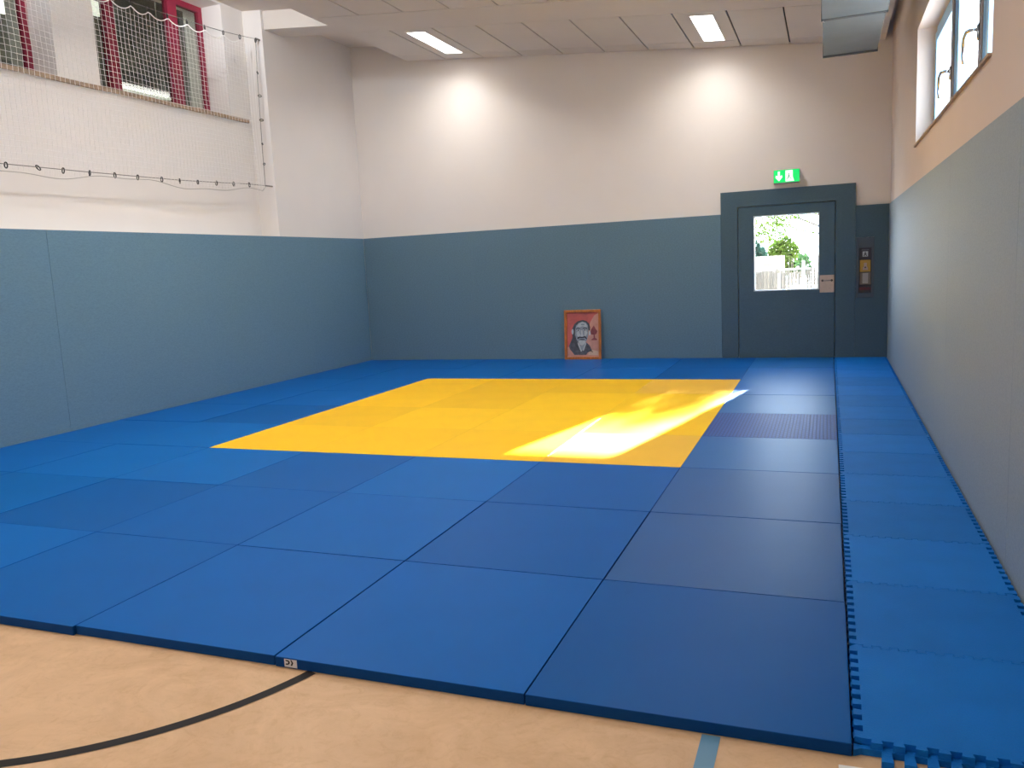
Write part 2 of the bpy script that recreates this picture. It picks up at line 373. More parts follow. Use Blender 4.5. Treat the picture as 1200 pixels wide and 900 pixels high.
mb = MB().prism([(.345 + .0, 1.285), (.361, 1.285), (.361, 1.300), (.372, 1.300), (.372, 1.285), (.388, 1.285), (.388, 1.293), (.380, 1.293), (.380, 1.318), (.353, 1.318), (.353, 1.293), (.345, 1.293)], XZ, YB + .0165, YB + .0179)
mb.prism([(.3665 + .009 * math.cos(t), 1.328 + .008 * math.sin(t)) for t in [2 * math.pi * i / 10 for i in range(10)]], XZ, YB + .0165, YB + .0179)
mb.build('pictogram', BK, sp)
MB().box(.325, .408, YB + .02, YB + .03, 1.356, 1.368).build('header_strip', pmat('faint_strip', (.13, .16, .19)), nc)
yb_ = MB().box(.305, .43, YB + .002, YB + .03, 1.085, 1.235).build('yellow_case', pmat('yellow_plastic', (.42, .26, .045), rough=.5), nc, bevel=.006)
MB().prism([(.338, 1.11), (.398, 1.11), (.398, 1.135), (.385, 1.155), (.385, 1.2), (.351, 1.2), (.351, 1.155), (.338, 1.135)], XZ, YB - .003, YB + .0019).build('symbol', pmat('pale_symbol', (.42, .34, .30)), yb_)
MB().prism([(.368 + .01 * math.cos(t), 1.142 + .01 * math.sin(t)) for t in [2 * math.pi * i / 10 for i in range(10)]], XZ, YB - .006, YB - .0031).build('button', BK, yb_)
gb = MB().box(.305, .435, YB + .004, YB + .03, .925, 1.08).build('grey_case', pmat('taupe_plastic', (.15, .13, .12), rough=.5), nc, bevel=.005)
MB().box(.335, .402, YB + .0, YB + .0039, .94, 1.07).build('notice', pmat('notice_paper', (.34, .33, .33)), gb)
mb = MB()
for i in range(11):   # illegible red lettering strip
    x = .302 + i * .0125; hgt = .012 + .006 * ((i * 7) % 3)
    mb.box(x, x + .008, YB - .0055, YB - .0041, .872 - .004, .872 + hgt)
mb.box(.302, .435, YB - .0055, YB - .0041, .858, .863)
mb.build('red_lettering', pmat('red_print', (.16, .02, .04)), nc)

# ------------------------------------------------------------------ exit sign
es = empty('exit_sign', (-.575, YB + .04, 2.262), label='green lit emergency exit sign with white down arrow above the door', cat='exit sign')
SX0, SX1, SZ0, SZ1 = -.735, -.415, 2.262, 2.428
yf = YB - .06
MB().box(SX0, SX1, yf, YB + .0395, SZ0, SZ1).build('housing', pmat('sign_housing', (.45, .47, .42), rough=.5), es, bevel=.004)
GREEN = pmat('sign_green', (.0, .45, .12), rough=.4, emit=(0.0, 1.0, .18), estr=.62)
SWH = pmat('sign_lit_white', (.8, .9, .85), rough=.4, emit=(.85, 1, .92), estr=.75)
fc = MB().box(SX0 + .004, SX1 - .004, yf - .004, yf - .0005, SZ0 + .006, SZ1 - .004).build('face', GREEN, es)
cxa = -.668; cza = (SZ0 + SZ1) / 2
MB().prism([(cxa, cza - .060), (cxa + .042, cza - .012), (cxa + .038, cza + .016), (cxa + .013, cza + .002), (cxa + .013, cza + .062), (cxa - .013, cza + .062), (cxa - .013, cza + .002), (cxa - .038, cza + .016), (cxa - .042, cza - .012)], XZ, yf - .006, yf - .0042).build('arrow', SWH, fc)
dp = MB().box(-.588, -.500, yf - .006, yf - .0042, cza - .068, cza + .070).build('door_symbol', SWH, fc)
mb = MB()
mb.prism([(-.545 + .008 * math.cos(t), cza + .028 + .008 * math.sin(t)) for t in [2 * math.pi * i / 10 for i in range(10)]], XZ, yf - .0075, yf - .0061)
mb.prism([(-.553, cza + .016), (-.556, cza - .008), (-.545, cza - .014), (-.536, cza - .002), (-.537, cza + .016)], XZ, yf - .0075, yf - .0061)
mb.prism([(-.546, cza - .008), (-.537, cza - .010), (-.520, cza - .030), (-.512, cza - .045), (-.519, cza - .046), (-.530, cza - .028)], XZ, yf - .0075, yf - .0061)
mb.prism([(-.556, cza - .008), (-.545, cza - .012), (-.560, cza - .040), (-.575, cza - .044), (-.577, cza - .037), (-.566, cza - .034)], XZ, yf - .0075, yf - .0061)
mb.build('running_figure', pmat('figure_green', (.05, .42, .2)), dp)
MB().prism([(-.500, cza - .068), (-.482, cza - .068), (-.500, cza - .01)], XZ, yf - .006, yf - .0042).build('door_edge_symbol', SWH, fc)

# ------------------------------------------------------------------ framed portrait leaning on the back pads
def PX(u): return -3.63 + u * .545      # u,v in 0..1 across the frame
pic = empty('framed_portrait', (-3.36, YB - .012, 0), label='orange wooden frame with a painted portrait of a bearded man, leaning on the back pads', cat='picture')
lean = math.atan(.055 / .71)
def PW3(a, c, d):    # a: X, c: height along the frame, d: depth toward viewer
    return (a, YB - .0755 + c * math.sin(lean) - d * math.cos(lean), c * math.cos(lean) - d * math.sin(lean) + .002)
W0, W1, H1 = -3.63, -3.085, .71
fw = .036
WOOD = pmat('orange_wood', (.42, .125, .018), rough=.35, var=.3, vscale=8, stretch=(6, 6, 1.5), coat=.3)
mb = MB()
for pl in ([(W0, 0), (W0 + fw, fw), (W0 + fw, H1 - fw), (W0, H1)], [(W1, 0), (W1, H1), (W1 - fw, H1 - fw), (W1 - fw, fw)],
           [(W0, 0), (W1, 0), (W1 - fw, fw), (W0 + fw, fw)], [(W0, H1), (W0 + fw, H1 - fw), (W1 - fw, H1 - fw), (W1, H1)]):
    mb.prism(pl, PW3, 0.0, .024)
mb.build('frame', WOOD, pic, bevel=.003)
mb = MB().prism([(W0 + .004, .004), (W1 - .004, .004), (W1 - .004, H1 - .004), (W0 + .004, H1 - .004)], PW3, -.006, -.001)
mb.build('back_board', pmat('brown_board', (.2, .13, .08)), pic)
PM = {k: pmat('paint_' + k, c, rough=.55, var=v, vscale=s) for k, c, v, s in (
    ('red', (.46, .10, .095), .22, 9), ('pink', (.50, .255, .21), .15, 10), ('ash', (.055, .062, .075), .3, 25), ('robe', (.075, .08, .10), .4, 22),
    ('skin', (.26, .30, .34), .2, 20), ('light', (.46, .50, .52), .1, 20), ('dark', (.03, .028, .035), .1, 10), ('bonsai', (.22, .05, .06), .3, 20), ('cream', (.55, .40, .30), .1, 10))}
keys = list(PM); pm = [PM[k] for k in keys]
A0, B0 = W0 + fw, fw; AW, BH = (W1 - W0 - 2 * fw), (H1 - 2 * fw)
paint = MB(); depth = [0.0]
def P(key, pts, close=True):
    depth[0] += .00035
    paint.prism([(A0 + a * AW, B0 + c * BH) for a, c in pts], PW3, .0005 if key == '_' else depth[0], depth[0] + .0003, keys.index(key))
def ell(cx, cy, rx, ry, n=20, t0=0, t1=2 * math.pi): return [(cx + rx * math.cos(t0 + (t1 - t0) * i / n), cy + ry * math.sin(t0 + (t1 - t0) * i / n)) for i in range(n)]
P('red', [(0, 0), (1, 0), (1, 1), (0, 1)])
P('pink', [(0, 0), (1, 0), (1, .98), (.86, .92), (.74, .78), (.66, .62), (.5, .5), (.2, .28), (.05, .22), (0, .22)])
P('cream', [(.66, .04), (.98, .03), (.98, .12), (.8, .15), (.68, .14)])
P('robe', [(.05, .24), (.13, .36), (.20, .50), (.30, .44), (.42, .20), (.60, .32), (.70, .26), (.78, .14), (.64, .09), (.60, .04), (.22, .04), (.14, .12), (.08, .17)])
P('ash', [(.19, .36), (.16, .50), (.17, .64), (.24, .74), (.34, .80), (.50, .825), (.62, .80), (.70, .74), (.73, .66), (.72, .585), (.66, .60), (.5, .66), (.3, .5), (.28, .40)])   # hair
P('light', ell(.175, .565, .035, .06)); P('light', ell(.715, .53, .03, .055))   # ears
P('skin', [(.26, .62), (.25, .50), (.29, .40), (.35, .33), (.45, .28), (.56, .30), (.63, .38), (.67, .48), (.675, .60), (.66, .70), (.60, .77), (.48, .79), (.37, .76), (.29, .70)])
P('light', [(.31, .68), (.38, .75), (.50, .775), (.60, .75), (.64, .68), (.60, .66), (.5, .69), (.4, .66)])       # forehead
P('skin', ell(.50, .725, .06, .02)); P('light', ell(.58, .70, .035, .02))
P('light', [(.36, .58), (.30, .54), (.32, .47), (.39, .44), (.42, .50)]); P('light', [(.55, .57), (.60, .59), (.645, .54), (.61, .47), (.55, .46)])   # cheeks
P('light', [(.44, .60), (.49, .60), (.50, .50), (.52, .455), (.42, .455), (.445, .50)])    # nose
P('dark', [(.28, .63), (.34, .655), (.42, .64), (.42, .625), (.34, .64), (.29, .615)]); P('dark', [(.50, .645), (.58, .66), (.65, .63), (.64, .615), (.58, .642), (.50, .628)])   # brows
P('light', ell(.355, .595, .048, .020)); P('dark', ell(.36, .597, .02, .017)); P('light', ell(.57, .60, .045, .020)); P('dark', ell(.565, .602, .02, .017))                    # eyes
P('dark', [(.33, .44), (.40, .455), (.48, .445), (.56, .465), (.62, .43), (.635, .385), (.60, .40), (.56, .432), (.48, .418), (.40, .425), (.35, .40), (.325, .40)])              # moustache
P('dark', [(.39, .392), (.47, .40), (.56, .395), (.55, .380), (.47, .378), (.40, .380)])   # lips
P('light', [(.36, .355), (.44, .37), (.56, .36), (.60, .33), (.55, .28), (.47, .255), (.39, .28)])        # beard
P('skin', [(.38, .28), (.42, .16), (.46, .12), (.54, .20), (.56, .29), (.47, .25)])                     # neck
P('light', [(.33, .32), (.36, .32), (.47, .13), (.44, .11), (.36, .22)]); P('light', [(.58, .31), (.61, .30), (.52, .13), (.49, .14)])    # collar
P('ash', [(.20, .46), (.27, .38), (.33, .30), (.42, .13), (.36, .14), (.26, .28), (.19, .38)])
P('bonsai', [(.76, .50), (.74, .56), (.79, .64), (.85, .70), (.90, .63), (.96, .57), (.93, .51), (.875, .49), (.885, .42), (.95, .39), (.94, .37), (.77, .37), (.77, .39), (.84, .42), (.84, .49)])   # tree
P('dark', [(.67, .125), (.73, .145), (.82, .11), (.80, .10), (.73, .125), (.68, .11)])
paint.build('portrait', pm, pic)

# ------------------------------------------------------------------ judo mats: 7 columns x 9 rows
ordn = ['first', 'second', 'third', 'fourth', 'fifth', 'sixth', 'seventh', 'eighth', 'ninth']
XC = [0, -.973, -1.946, -2.93, -3.905, -4.865, -5.865, -6.889]
YR = [0, 1.0, 2.005, 3.005, 4.0, 4.995, 6.0, 7.03, 8.04, YB - .004]
BASEB = (.002, .106, .395); BASEY = (.95, .55, .012)
mcache = {}
def vinyl(kind, tone, glare=False):
    key = (kind, tone, glare)
    if key in mcache: return mcache[key]
    if kind == 'y':
        t = {0: (1, 1, 1), 1: (.90, .88, 1.6), 2: (1.02, 1.05, 1.0), 3: (.93, .93, 1.0), 4: (.92, .90, 4.0)}[tone]
        c = tuple(x * y for x, y in zip(BASEY, t)); rg = .38
    else:
        t = {0: (1, 1, 1), 1: (1, .92, .92), 2: (1.5, 1.12, 1.05), 3: (1, .82, .82), 4: (.7, .98, .92), 5: (1.6, .80, .74), 6: (2, .90, .88), 7: (1.3, 1.05, 1.02), 8: (2.4, 1.0, .88)}[tone]
        c = tuple(x * y for x, y in zip(BASEB, t)); rg = .40
    m = pmat('vinyl_%s%d' % (kind, tone), c, rough=rg, spec=(.07 if kind == 'y' else (.22 if glare else .09)), var=.03, vscale=3, bump=.06, bscale=500)
    mcache[key] = m; return m
def ribbed():
    m = pmat('ribbed_vinyl', (.042, .085, .26), rough=.45, spec=.2)
    nt = m.node_tree; b = [n for n in nt.nodes if n.type == 'BSDF_PRINCIPLED'][0]
    tc = nt.nodes.new('ShaderNodeTexCoord')
    w1 = nt.nodes.new('ShaderNodeTexBrick'); w1.inputs['Scale'].default_value = 1
    w1.inputs['Brick Width'].default_value = .055; w1.inputs['Row Height'].default_value = .026; w1.inputs['Mortar Size'].default_value = .005; w1.inputs['Mortar Smooth'].default_value = .6
    mp = nt.nodes.new('ShaderNodeMapping'); mp.inputs['Rotation'].default_value = (0, 0, math.pi / 2)
    nt.links.new(tc.outputs['Object'], mp.inputs[0]); nt.links.new(mp.outputs[0], w1.inputs[0])
    r = nt.nodes.new('ShaderNodeValToRGB'); r.color_ramp.elements[0].color = (.030, .085, .34, 1); r.color_ramp.elements[1].color = (.010, .035, .17, 1)
    nt.links.new(w1.outputs['Fac'], r.inputs[0]); nt.links.new(r.outputs[0], b.inputs['Base Color'])
    bp = nt.nodes.new('ShaderNodeBump'); bp.invert = True; bp.inputs['Strength'].default_value = .8; bp.inputs['Distance'].default_value = .003
    nt.links.new(w1.outputs['Fac'], bp.inputs['Height']); nt.links.new(bp.outputs[0], b.inputs['Normal'])
    return m
RIB = ribbed()
# mat tones, partly painted-in shade and reflections, by (column, row): column 0 is beside the foam strip, row 0 at the bare floor
tone = {(0, 0): 3, (0, 1): 5, (0, 2): 5, (0, 3): 8, (0, 5): 8, (0, 6): 7, (0, 7): 7, (0, 8): 8, (1, 0): 0, (1, 1): 6, (1, 2): 6, (2, 0): 0, (2, 1): 7, (2, 2): 2,
        (3, 0): 1, (3, 1): 1, (3, 2): 6, (4, 0): 7, (4, 1): 3, (4, 2): 2, (5, 0): 7, (5, 1): 4, (5, 2): 2, (6, 0): 7, (6, 1): 4, (6, 2): 7, (5, 3): 2, (6, 3): 7,
        (5, 4): 3, (5, 5): 0, (6, 4): 0, (6, 5): 0, (5, 6): 0, (6, 6): 0, (1, 7): 3, (2, 7): 0, (3, 7): 7, (4, 7): 7, (5, 7): 0, (1, 8): 3, (2, 8): 0, (3, 8): 0}
tony = {(1, 3): 4, (2, 3): 0, (3, 3): 0, (4, 3): 0, (1, 4): 0, (2, 4): 2, (3, 4): 2, (4, 4): 3, (1, 5): 2, (2, 5): 2, (3, 5): 3, (4, 5): 0, (1, 6): 4, (2, 6): 3, (3, 6): 3, (4, 6): 0}
SIDEB = pmat('vinyl_side_blue_shaded', (.001, .048, .21), rough=.6, spec=.1); SIDEY = pmat('vinyl_side_yellow_shaded', (.5, .28, .01), rough=.5)  # darker than the tops: shade on the mat sides is put into the colour
TAGM = pmat('tag_white', (.62, .65, .72), rough=.5)
for c in range(7):
    for r_ in range(9):
        yel = 1 <= c <= 4 and 3 <= r_ <= 6
        g = .0007 + .0007 * random.random()
        if (c, r_) in ((1, 0), (0, 1), (1, 1), (2, 1), (2, 0)): g += .0016
        if yel: g = .0004
        x1, x0 = XC[c] - g, XC[c + 1] + g; y0, y1 = YR[r_] + g, YR[r_ + 1] - g
        if r_ == 0: y0 += {2: .004, 3: -.006, 4: -.010}.get(c, 0)
        if r_ == 0: y0 = max(y0, -.012)
        dz = random.uniform(-.0012, .0006) * (0 if yel else 1)
        if yel: g = .0004
        mid = ((x0 + x1) / 2, (y0 + y1) / 2, FZ)
        if yel: colr, m = 'yellow', vinyl('y', tony.get((c, r_), 0))
        else: colr, m = 'blue', vinyl('b', tone.get((c, r_), 0), c == 0 and r_ > 0)
        if (c, r_) == (0, 4): m = RIB; colr = 'indigo ribbed'
        if (c, r_) == (1, 0): colr = 'white-tagged blue' if False else 'blue'
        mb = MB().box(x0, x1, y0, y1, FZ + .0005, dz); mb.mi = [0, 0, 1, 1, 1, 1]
        row = 'in the %s row from the bare floor' % ordn[r_]; cl = '%s from the foam strip' % ordn[c]
        if r_ == 0: row = 'in the nearest row along the bare floor'
        if r_ == 8: row = 'in the last row along the back wall'
        if c == 0: cl = 'along the foam strip'
        if c == 6: cl = 'against the left wall'
        lab = '%s judo mat %s, %s' % (colr, row, cl)
        if (c, r_) == (1, 0): lab = 'blue judo mat with white maker tag, nearest row, second from foam strip'
        if (c, r_) == (0, 4): lab = 'indigo judo mat with a finely ribbed surface, along the foam strip'
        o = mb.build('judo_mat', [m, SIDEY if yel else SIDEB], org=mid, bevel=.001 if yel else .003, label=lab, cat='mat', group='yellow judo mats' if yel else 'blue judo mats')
        if (c, r_) == (1, 0):
            ty = y0 - .0012
            tx0, tx1, tz0, tz1 = -1.902, -1.848, -.0345, -.0045
            tg = MB().box(tx0, tx1, ty, y0 - .0001, tz0, tz1).build('maker_tag', TAGM, o, label='small white maker tag with a black logo')
            lg = MB(); zc = (tz0 + tz1) / 2 + .003
            def TX(a, b_, d): return (tx0 + a * .054, d, zc + b_ * .030)
            # hooked bracket stroke followed by an angle stroke
            lg.prism([(.10, .30), (.30, .30), (.42, .20), (.45, .0), (.40, -.20), (.26, -.30), (.10, -.30), (.14, -.14), (.27, -.14), (.32, -.05), (.32, .05), (.27, .14), (.14, .14)], TX, ty - .0008, ty - .0001)
            lg.prism([(.50, .36), (.60, .36), (.72, .0), (.62, -.36), (.50, -.36), (.60, 0)], TX, ty - .0008, ty - .0001)
            lg.build('logo', DARK, tg)

# ------------------------------------------------------------------ foam puzzle tiles, two layers
FO = [pmat('foam_blue_%d' % i, c, rough=.62, spec=.14, var=.06, vscale=5, bump=.25, bscale=160) for i, c in enumerate([(.003, .140, .50), (.003, .150, .53), (.003, .136, .48), (.003, .155, .55)])]
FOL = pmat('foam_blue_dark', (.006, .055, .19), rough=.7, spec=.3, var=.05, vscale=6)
def tile_poly(x0, x1, y0, y1, out=(1, 1, 1, 1), ph=0.0, gap=.0012, td=.017, pitch=.0575):
    """outline with dovetail teeth; x0..y1 bound the body midway through the teeth"""
    pts = []
    def side(p, q, nrm, shift, sgn):
        L = (Vector(q) - Vector(p)).length; t = (Vector(q) - Vector(p)).normalized(); n = int(round(L / pitch)); pt = L / n; res = []
        for i in range(n):
            a = i * pt + shift * pt
            for (s_, d) in ((.0, -1), (.27, -1), (.21, 1), (.79, 1), (.73, -1), (1.0, -1)):
                s0 = a + s_ * pt
                if s0 < td or s0 > L - td: continue
                res.append(tuple(Vector(p) + t * s0 + Vector(nrm) * (d * sgn * td / 2 - gap)))
        return res
    pts += [(x0 + .004, y0 + .004)] + side((x0, y0), (x1, y0), (0, -1), ph, 1)
    pts += [(x1 - .004, y0 + .004)] + side((x1, y0), (x1, y1), (1, 0), ph, 1)
    pts += [(x1 - .004, y1 - .004)] + side((x1, y1), (x0, y1), (0, 1), ph, -1 if True else 1)
    pts += [(x0 + .004, y1 - .004)] + side((x0, y1), (x0, y0), (-1, 0), ph, 1)
    return pts
def far_near_match(x0, x1, y0, y1, last, low=False, first=False):
    # near side teeth stick out toward the viewer, far side has the matching sockets
    td, pitch, gap = .017, .0575, .0016; tds = .024
    pts = []
    def teeth(x_from, x_to, y, d, sg):
        n = 10; pt = (x1 - x0 - 2 * td) / n; res = []
        order = range(n) if x_to > x_from else reversed(range(n))
        for i in order:
            a = x0 + td + i * pt
            prof = [(.26, -1), (.20, 1), (.80, 1), (.74, -1)]
            if low: a += pt / 2
            if low and i == n - 1: continue
            if x_to < x_from: prof = list(reversed(prof))
            for s_, lv in prof:
                w = .0 if lv < 0 else .0
                sh = gap * .8 * (1 if s_ < .5 else -1) * (1 if sg > 0 else -1)
                res.append((a + s_ * pt + sh, y + lv * d))
        return res
    def vteeth(x, y_from, y_to, sgx):
        n = 10; pt = (y1 - y0) / n; res = []
        order = range(n) if y_to > y_from else reversed(range(n))
        for i in order:
            a = y0 + i * pt
            prof = [(.27, -1), (.21, 1), (.79, 1), (.73, -1)]
            if y_to < y_from: prof = list(reversed(prof))
            for s_, lv in prof: res.append((x + sgx * lv * tds / 2, a + s_ * pt))
        return res
    dy_ = .0245 if first else td / 2
    pts.append((x0 + td / 2, y0 + gap + dy_))
    pts += [(a, c + gap) for a, c in teeth(x0, x1, y0, -(.0245 if first else td * .5), 1)]
    pts.append((x1 - td / 2, y0 + gap + dy_))
    pts += vteeth(x1, y0, y1, 1)[1:-1]
    if last:
        pts += [(x1 - td / 2, y1 - gap), (x0 + td / 2, y1 - gap)]
    else:
        pts.append((x1 - td / 2, y1 - gap + td / 2)); pts += [(a, c - gap) for a, c in teeth(x1, x0, y1, -td / 2, -1)]; pts.append((x0 + td / 2, y1 - gap + td / 2))
    pts += vteeth(x0, y1, y0, -1)[1:-1]
    return pts
FX0, FX1 = .0185, .6150
ytiles = [.030 + .6 * i for i in range(16)]
ytiles[-1] = YB - .004
k = 0
for i in range(15):
    y0, y1 = ytiles[i], ytiles[i + 1]
    jx = 0
    poly = far_near_match(FX0 + jx, FX1 + jx, y0, y1, i == 14)
    mb = MB().prism(poly, XY, -.0198, -.001)
    where = 'nearest the viewer at the open end' if i == 0 else ('at the far end below the call niche' if i == 14 else '%s from the near open end' % (ordn + ['tenth', 'eleventh', 'twelfth', 'thirteenth', 'fourteenth'])[i])
    mb.build('foam_tile', FO[(i * 3 + 1) % 4], org=((FX0 + FX1) / 2, (y0 + y1) / 2, -.0198), bevel=0, label='bright blue top layer foam tile, %s' % where, cat='foam tile', group='bright blue foam tiles of the top layer')
yl = [-.008 + .6 * i for i in range(16)]; yl[-1] = YB - .004
for i in range(15):
    y0, y1 = yl[i], yl[i + 1]
    poly = far_near_match(FX0 - .004, FX1 + .002, y0, y1, i == 14, True, i == 0)
    mb = MB().prism(poly, XY, FZ + .0005, -.0201)
    where = 'its teeth showing at the near open end' if i == 0 else 'beneath the %s top tile from the near end' % (ordn + ['tenth', 'eleventh', 'twelfth', 'thirteenth', 'fourteenth', 'farthest'])[i]
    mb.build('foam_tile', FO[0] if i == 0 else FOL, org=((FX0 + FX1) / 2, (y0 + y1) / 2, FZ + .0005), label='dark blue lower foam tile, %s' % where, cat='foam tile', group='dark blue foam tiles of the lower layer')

# paper on the floor at the open end of the foam strip
pl = [(-.036, -.36), (.225, -.36), (.235, -.10), (.228, -.052), (.205, -.042), (.06, -.046), (-.036, -.050)]
MB().prism(pl, XY, FZ + .0005, FZ + .0025).build('paper_sheet', WHITE, org=(.1, -.2, FZ), label='white sheet lying on the floor in front of the foam strip', cat='paper')

# ------------------------------------------------------------------ ventilation duct under the ceiling
duct = empty('ventilation_duct', (.12, 1.5, 3.3), label='grey metal ventilation duct hanging below the ceiling near the window wall', cat='duct')
dx0, dx1, dz0, dz1 = -.128, .368, 3.30, 3.62
MB().box(dx0, dx1, 5.50, 6.90, dz0 + .004, dz1).build('end_section', GALV, duct, bevel=.006)
MB().box(dx0 - .004, dx1 + .006, YN + .01, 5.46, dz0 - .004, dz1 + .004).build('long_section', GALV, duct, bevel=.006)
MB().box(dx0 - .010, dx1 + .012, 5.46, 5.50, dz0 - .012, dz1 + .012).build('joint_flange', GALVD, duct, bevel=.003)
mb = MB().box(dx0 - .006, dx1 + .006, 6.90, 6.935, dz0 - .008, dz0 + .02).box(dx0 - .006, dx1 + .006, 6.90, 6.935, dz1 - .02, dz1 + .006)
mb.box(dx0 - .006, dx0 + .02, 6.90, 6.935, dz0 + .02, dz1 - .02).box(dx1 - .02, dx1 + .006, 6.90, 6.935, dz0 + .02, dz1 - .02)
mb.build('end_rim', GALVD, duct)
for xx in (dx0 + .012, dx1 - .008):
    MB().tube([(xx, 5.48, dz0 - .014), (xx, 5.48, dz0 - .022)], .011, 10).build('corner_bolt', CHROME, duct)
for yy in (6.2, 3.4, .6, -2.2):
    for xx in (dx0 + .10, dx1 - .10):
        MB().tube([(xx, yy, dz1 - .01), (xx, yy, cz(xx) + .001)], .005, 6).build('hanger_rod', CABLE, duct)

# ------------------------------------------------------------------ right window (two casements, pale blue frame)
win = empty('window_1', (.80, (WY0 + WY1) / 2, WZ0 + .016), kind=S, label='high window with pale blue casements and chrome handles on the right wall')
xa, xb = .80, .862; zb = WZ0 + .017; zt = WZ1 - .002
mb = MB()
def ringYZ(mb, y0, y1, z0, z1, w, xa, xb):
    mb.box(xa, xb, y0, y0 + w, z0, z1).box(xa, xb, y1 - w, y1, z0, z1).box(xa, xb, y0 + w, y1 - w, z0, z0 + w).box(xa, xb, y0 + w, y1 - w, z1 - w, z1)
ringYZ(mb, WY0 + .002, WY1 - .002, zb, zt, .07, xa, xb)
mb.build('window_frame', BLUEFR, win)
# each casement: brown edged sash slightly proud, with pane and handle
sashes = [(4.72, 5.94), (3.50, 4.62), (2.41, 3.40)]
for i, (s0, s1) in enumerate(sashes):
    sh = MB(); ringYZ(sh, s0, s1, zb + .072, zt - .072, .075, xa - .02, xa + .055)
    s_o = sh.build('sash', BLUEFR, win, bevel=.004)
    ed = MB().box(xa - .034, xa - .0205, s0, s0 + .075, zb + .072, zt - .072)
    ed.build('gasket_strip', BROWNFR, s_o)
    MB().box(xa + .046, xa + .051, s0 + .07, s1 - .07, zb + .14, zt - .14).build('pane', GLASS, s_o)
    hy, hz = s0 + .045, zb + .36
    hd = MB().box(xa - .046, xa - .0345, hy - .02, hy + .02, hz - .045, hz + .045)
    hd.tube([(xa - .046, hy, hz + .015), (xa - .075, hy + .005, hz + .018), (xa - .095, hy + .03, hz + .016), (xa - .10, hy + .08, hz - .004), (xa - .10, hy + .12, hz - .045), (xa - .098, hy + .138, hz - .10), (xa - .095, hy + .135, hz - .15)], [.011, .011, .012, .013, .013, .012, .010], 8)
    hd.build('handle', pmat('dull_chrome', (.42, .43, .45), rough=.22, metal=1), s_o, smooth=True)
mb = MB()
for y0, y1 in ((4.62, 4.72), (3.40, 3.50)): mb.box(xa + .001, xb - .001, y0 - .01, y1 + .01, zb + .07, zt - .07)
mb.build('mullion', BLUEFR, win)

# ------------------------------------------------------------------ gallery windows on the left wall (crimson frames)
def gallery_window(name, y0, y1, mulls, label):
    w_ = empty(name, (-7.5, (y0 + y1) / 2, SZ + .012), kind=S, label=label)
    z0, z1 = SZ + .013, 4.798
    m_ = MB(); ringYZ(m_, y0 + .002, y1 - .002, z0, z1, .07, -7.56, -7.50)
    m_.build('window_frame', RED, w_)
    for my, mw in mulls:
        MB().box(-7.56, -7.485, my - mw / 2, my + mw / 2, z0 + .07, z1 - .07).build('mullion', RED, w_)
    eds = [y0 + .072] + [q for my, mw in mulls for q in (my - mw / 2, my + mw / 2)] + [y1 - .072]
    for i in range(0, len(eds), 2):
        MB().box(-7.535, -7.53, eds[i], eds[i + 1], z0 + .07, z1 - .07).build('pane', GLASSG, w_)
gallery_window('window_2', 4.55, 6.57, [(5.06, .13), (6.03, .15)], 'crimson framed gallery window behind the netting, right of the white pier')
gallery_window('window_3', 1.2, 4.03, [(2.6, .13)], 'crimson framed gallery window at the upper left corner, left of the white pier')

# room behind the gallery glass
GW = pmat('gallery_wall_paint', (.20, .195, .165), rough=.9, var=.35, vscale=1.6, detail=6)
gx0 = -12.5
mb = MB().box(gx0 - .1, gx0, -1, 12, 2.6, 7.2).box(gx0, -7.81, -1.1, -1, 2.6, 7.2).box(gx0, -7.81, 12, 12.1, 2.6, 7.2).box(gx0, -7.81, -1, 12, 2.5, 2.6).box(gx0, -7.81, -1, 12, 7.2, 7.3)
mb.box(-7.9, -7.81, -1, 12, 5.12, 7.2).box(-7.9, -7.81, 7.2, 12, 2.6, 5.12)
mb.build('wall_gallery', GW, kind=S)
GP = pmat('gallery_dark', (.06, .065, .06), rough=.8, var=.3); GP2 = pmat('gallery_panel', (.30, .30, .27), rough=.8, var=.1)
for i, (y, w_, h0, h1, m_) in enumerate([(6.1, .5, 2.6, 5.0, GP), (7.6, .9, 2.6, 4.9, GP), (8.9, .35, 2.6, 6.0, GP2), (4.6, .6, 2.6, 5.2, GP2), (9.9, .8, 2.6, 5.2, GP)]):
    MB().box(-12.1, -11.9, y - w_ / 2, y + w_ / 2, h0 + .001, h1).build('gallery_locker', m_, org=(-12, y, 2.6), bevel=.01,
        label='dim upright cabinet seen through the gallery glass, %s' % ['behind the first crimson mullion', 'behind the wide middle pane', 'pale one near the right pane', 'pale one near the left pane', 'behind the narrow right pane'][i], cat='cabinet', group='dim cabinets in the gallery room')
def glow_lamp(y0, y1, z, x, th, label, s=5):
    r = empty('gallery_lamp', (x, (y0 + y1) / 2, z), label=label, cat='hanging lamp', group='lamps in the gallery room')
    n = 20; ps = []; rs = []
    for i in range(n + 1):
        u = -1 + 2 * i / n; ps.append((x, (y0 + y1) / 2 + u * (y1 - y0) / 2, z)); rs.append(max(.004, th / 2 * (1 - abs(u) ** 5) ** .5))
    MB().tube(ps, rs, 12).build('lamp_body', emat('gallery_lamp_glow', (1, .96, .86), s), r, smooth=True)
    for yy in (y0 + .15, y1 - .15): MB().tube([(x, yy, z + th / 2 - .01), (x, yy, 7.2)], .006, 6).build('cord', CABLE, r)
glow_lamp(7.0, 8.1, 4.17, -9.5, .085, 'long oval glowing lamp seen low through the wide gallery pane', .95)
glow_lamp(5.0, 5.56, 4.95, -9.5, .45, 'bright white lamp seen through the gallery glass at the upper left picture corner', 4)
glow_lamp(6.55, 6.95, 5.16, -9.5, .2, 'small white lamp seen through the glass just right of the white pier', 1.5)
L = bpy.data.lights.new('gallery_light', 'AREA'); L.size = 2.0; L.energy = 200; L.color = (1, .95, .85)
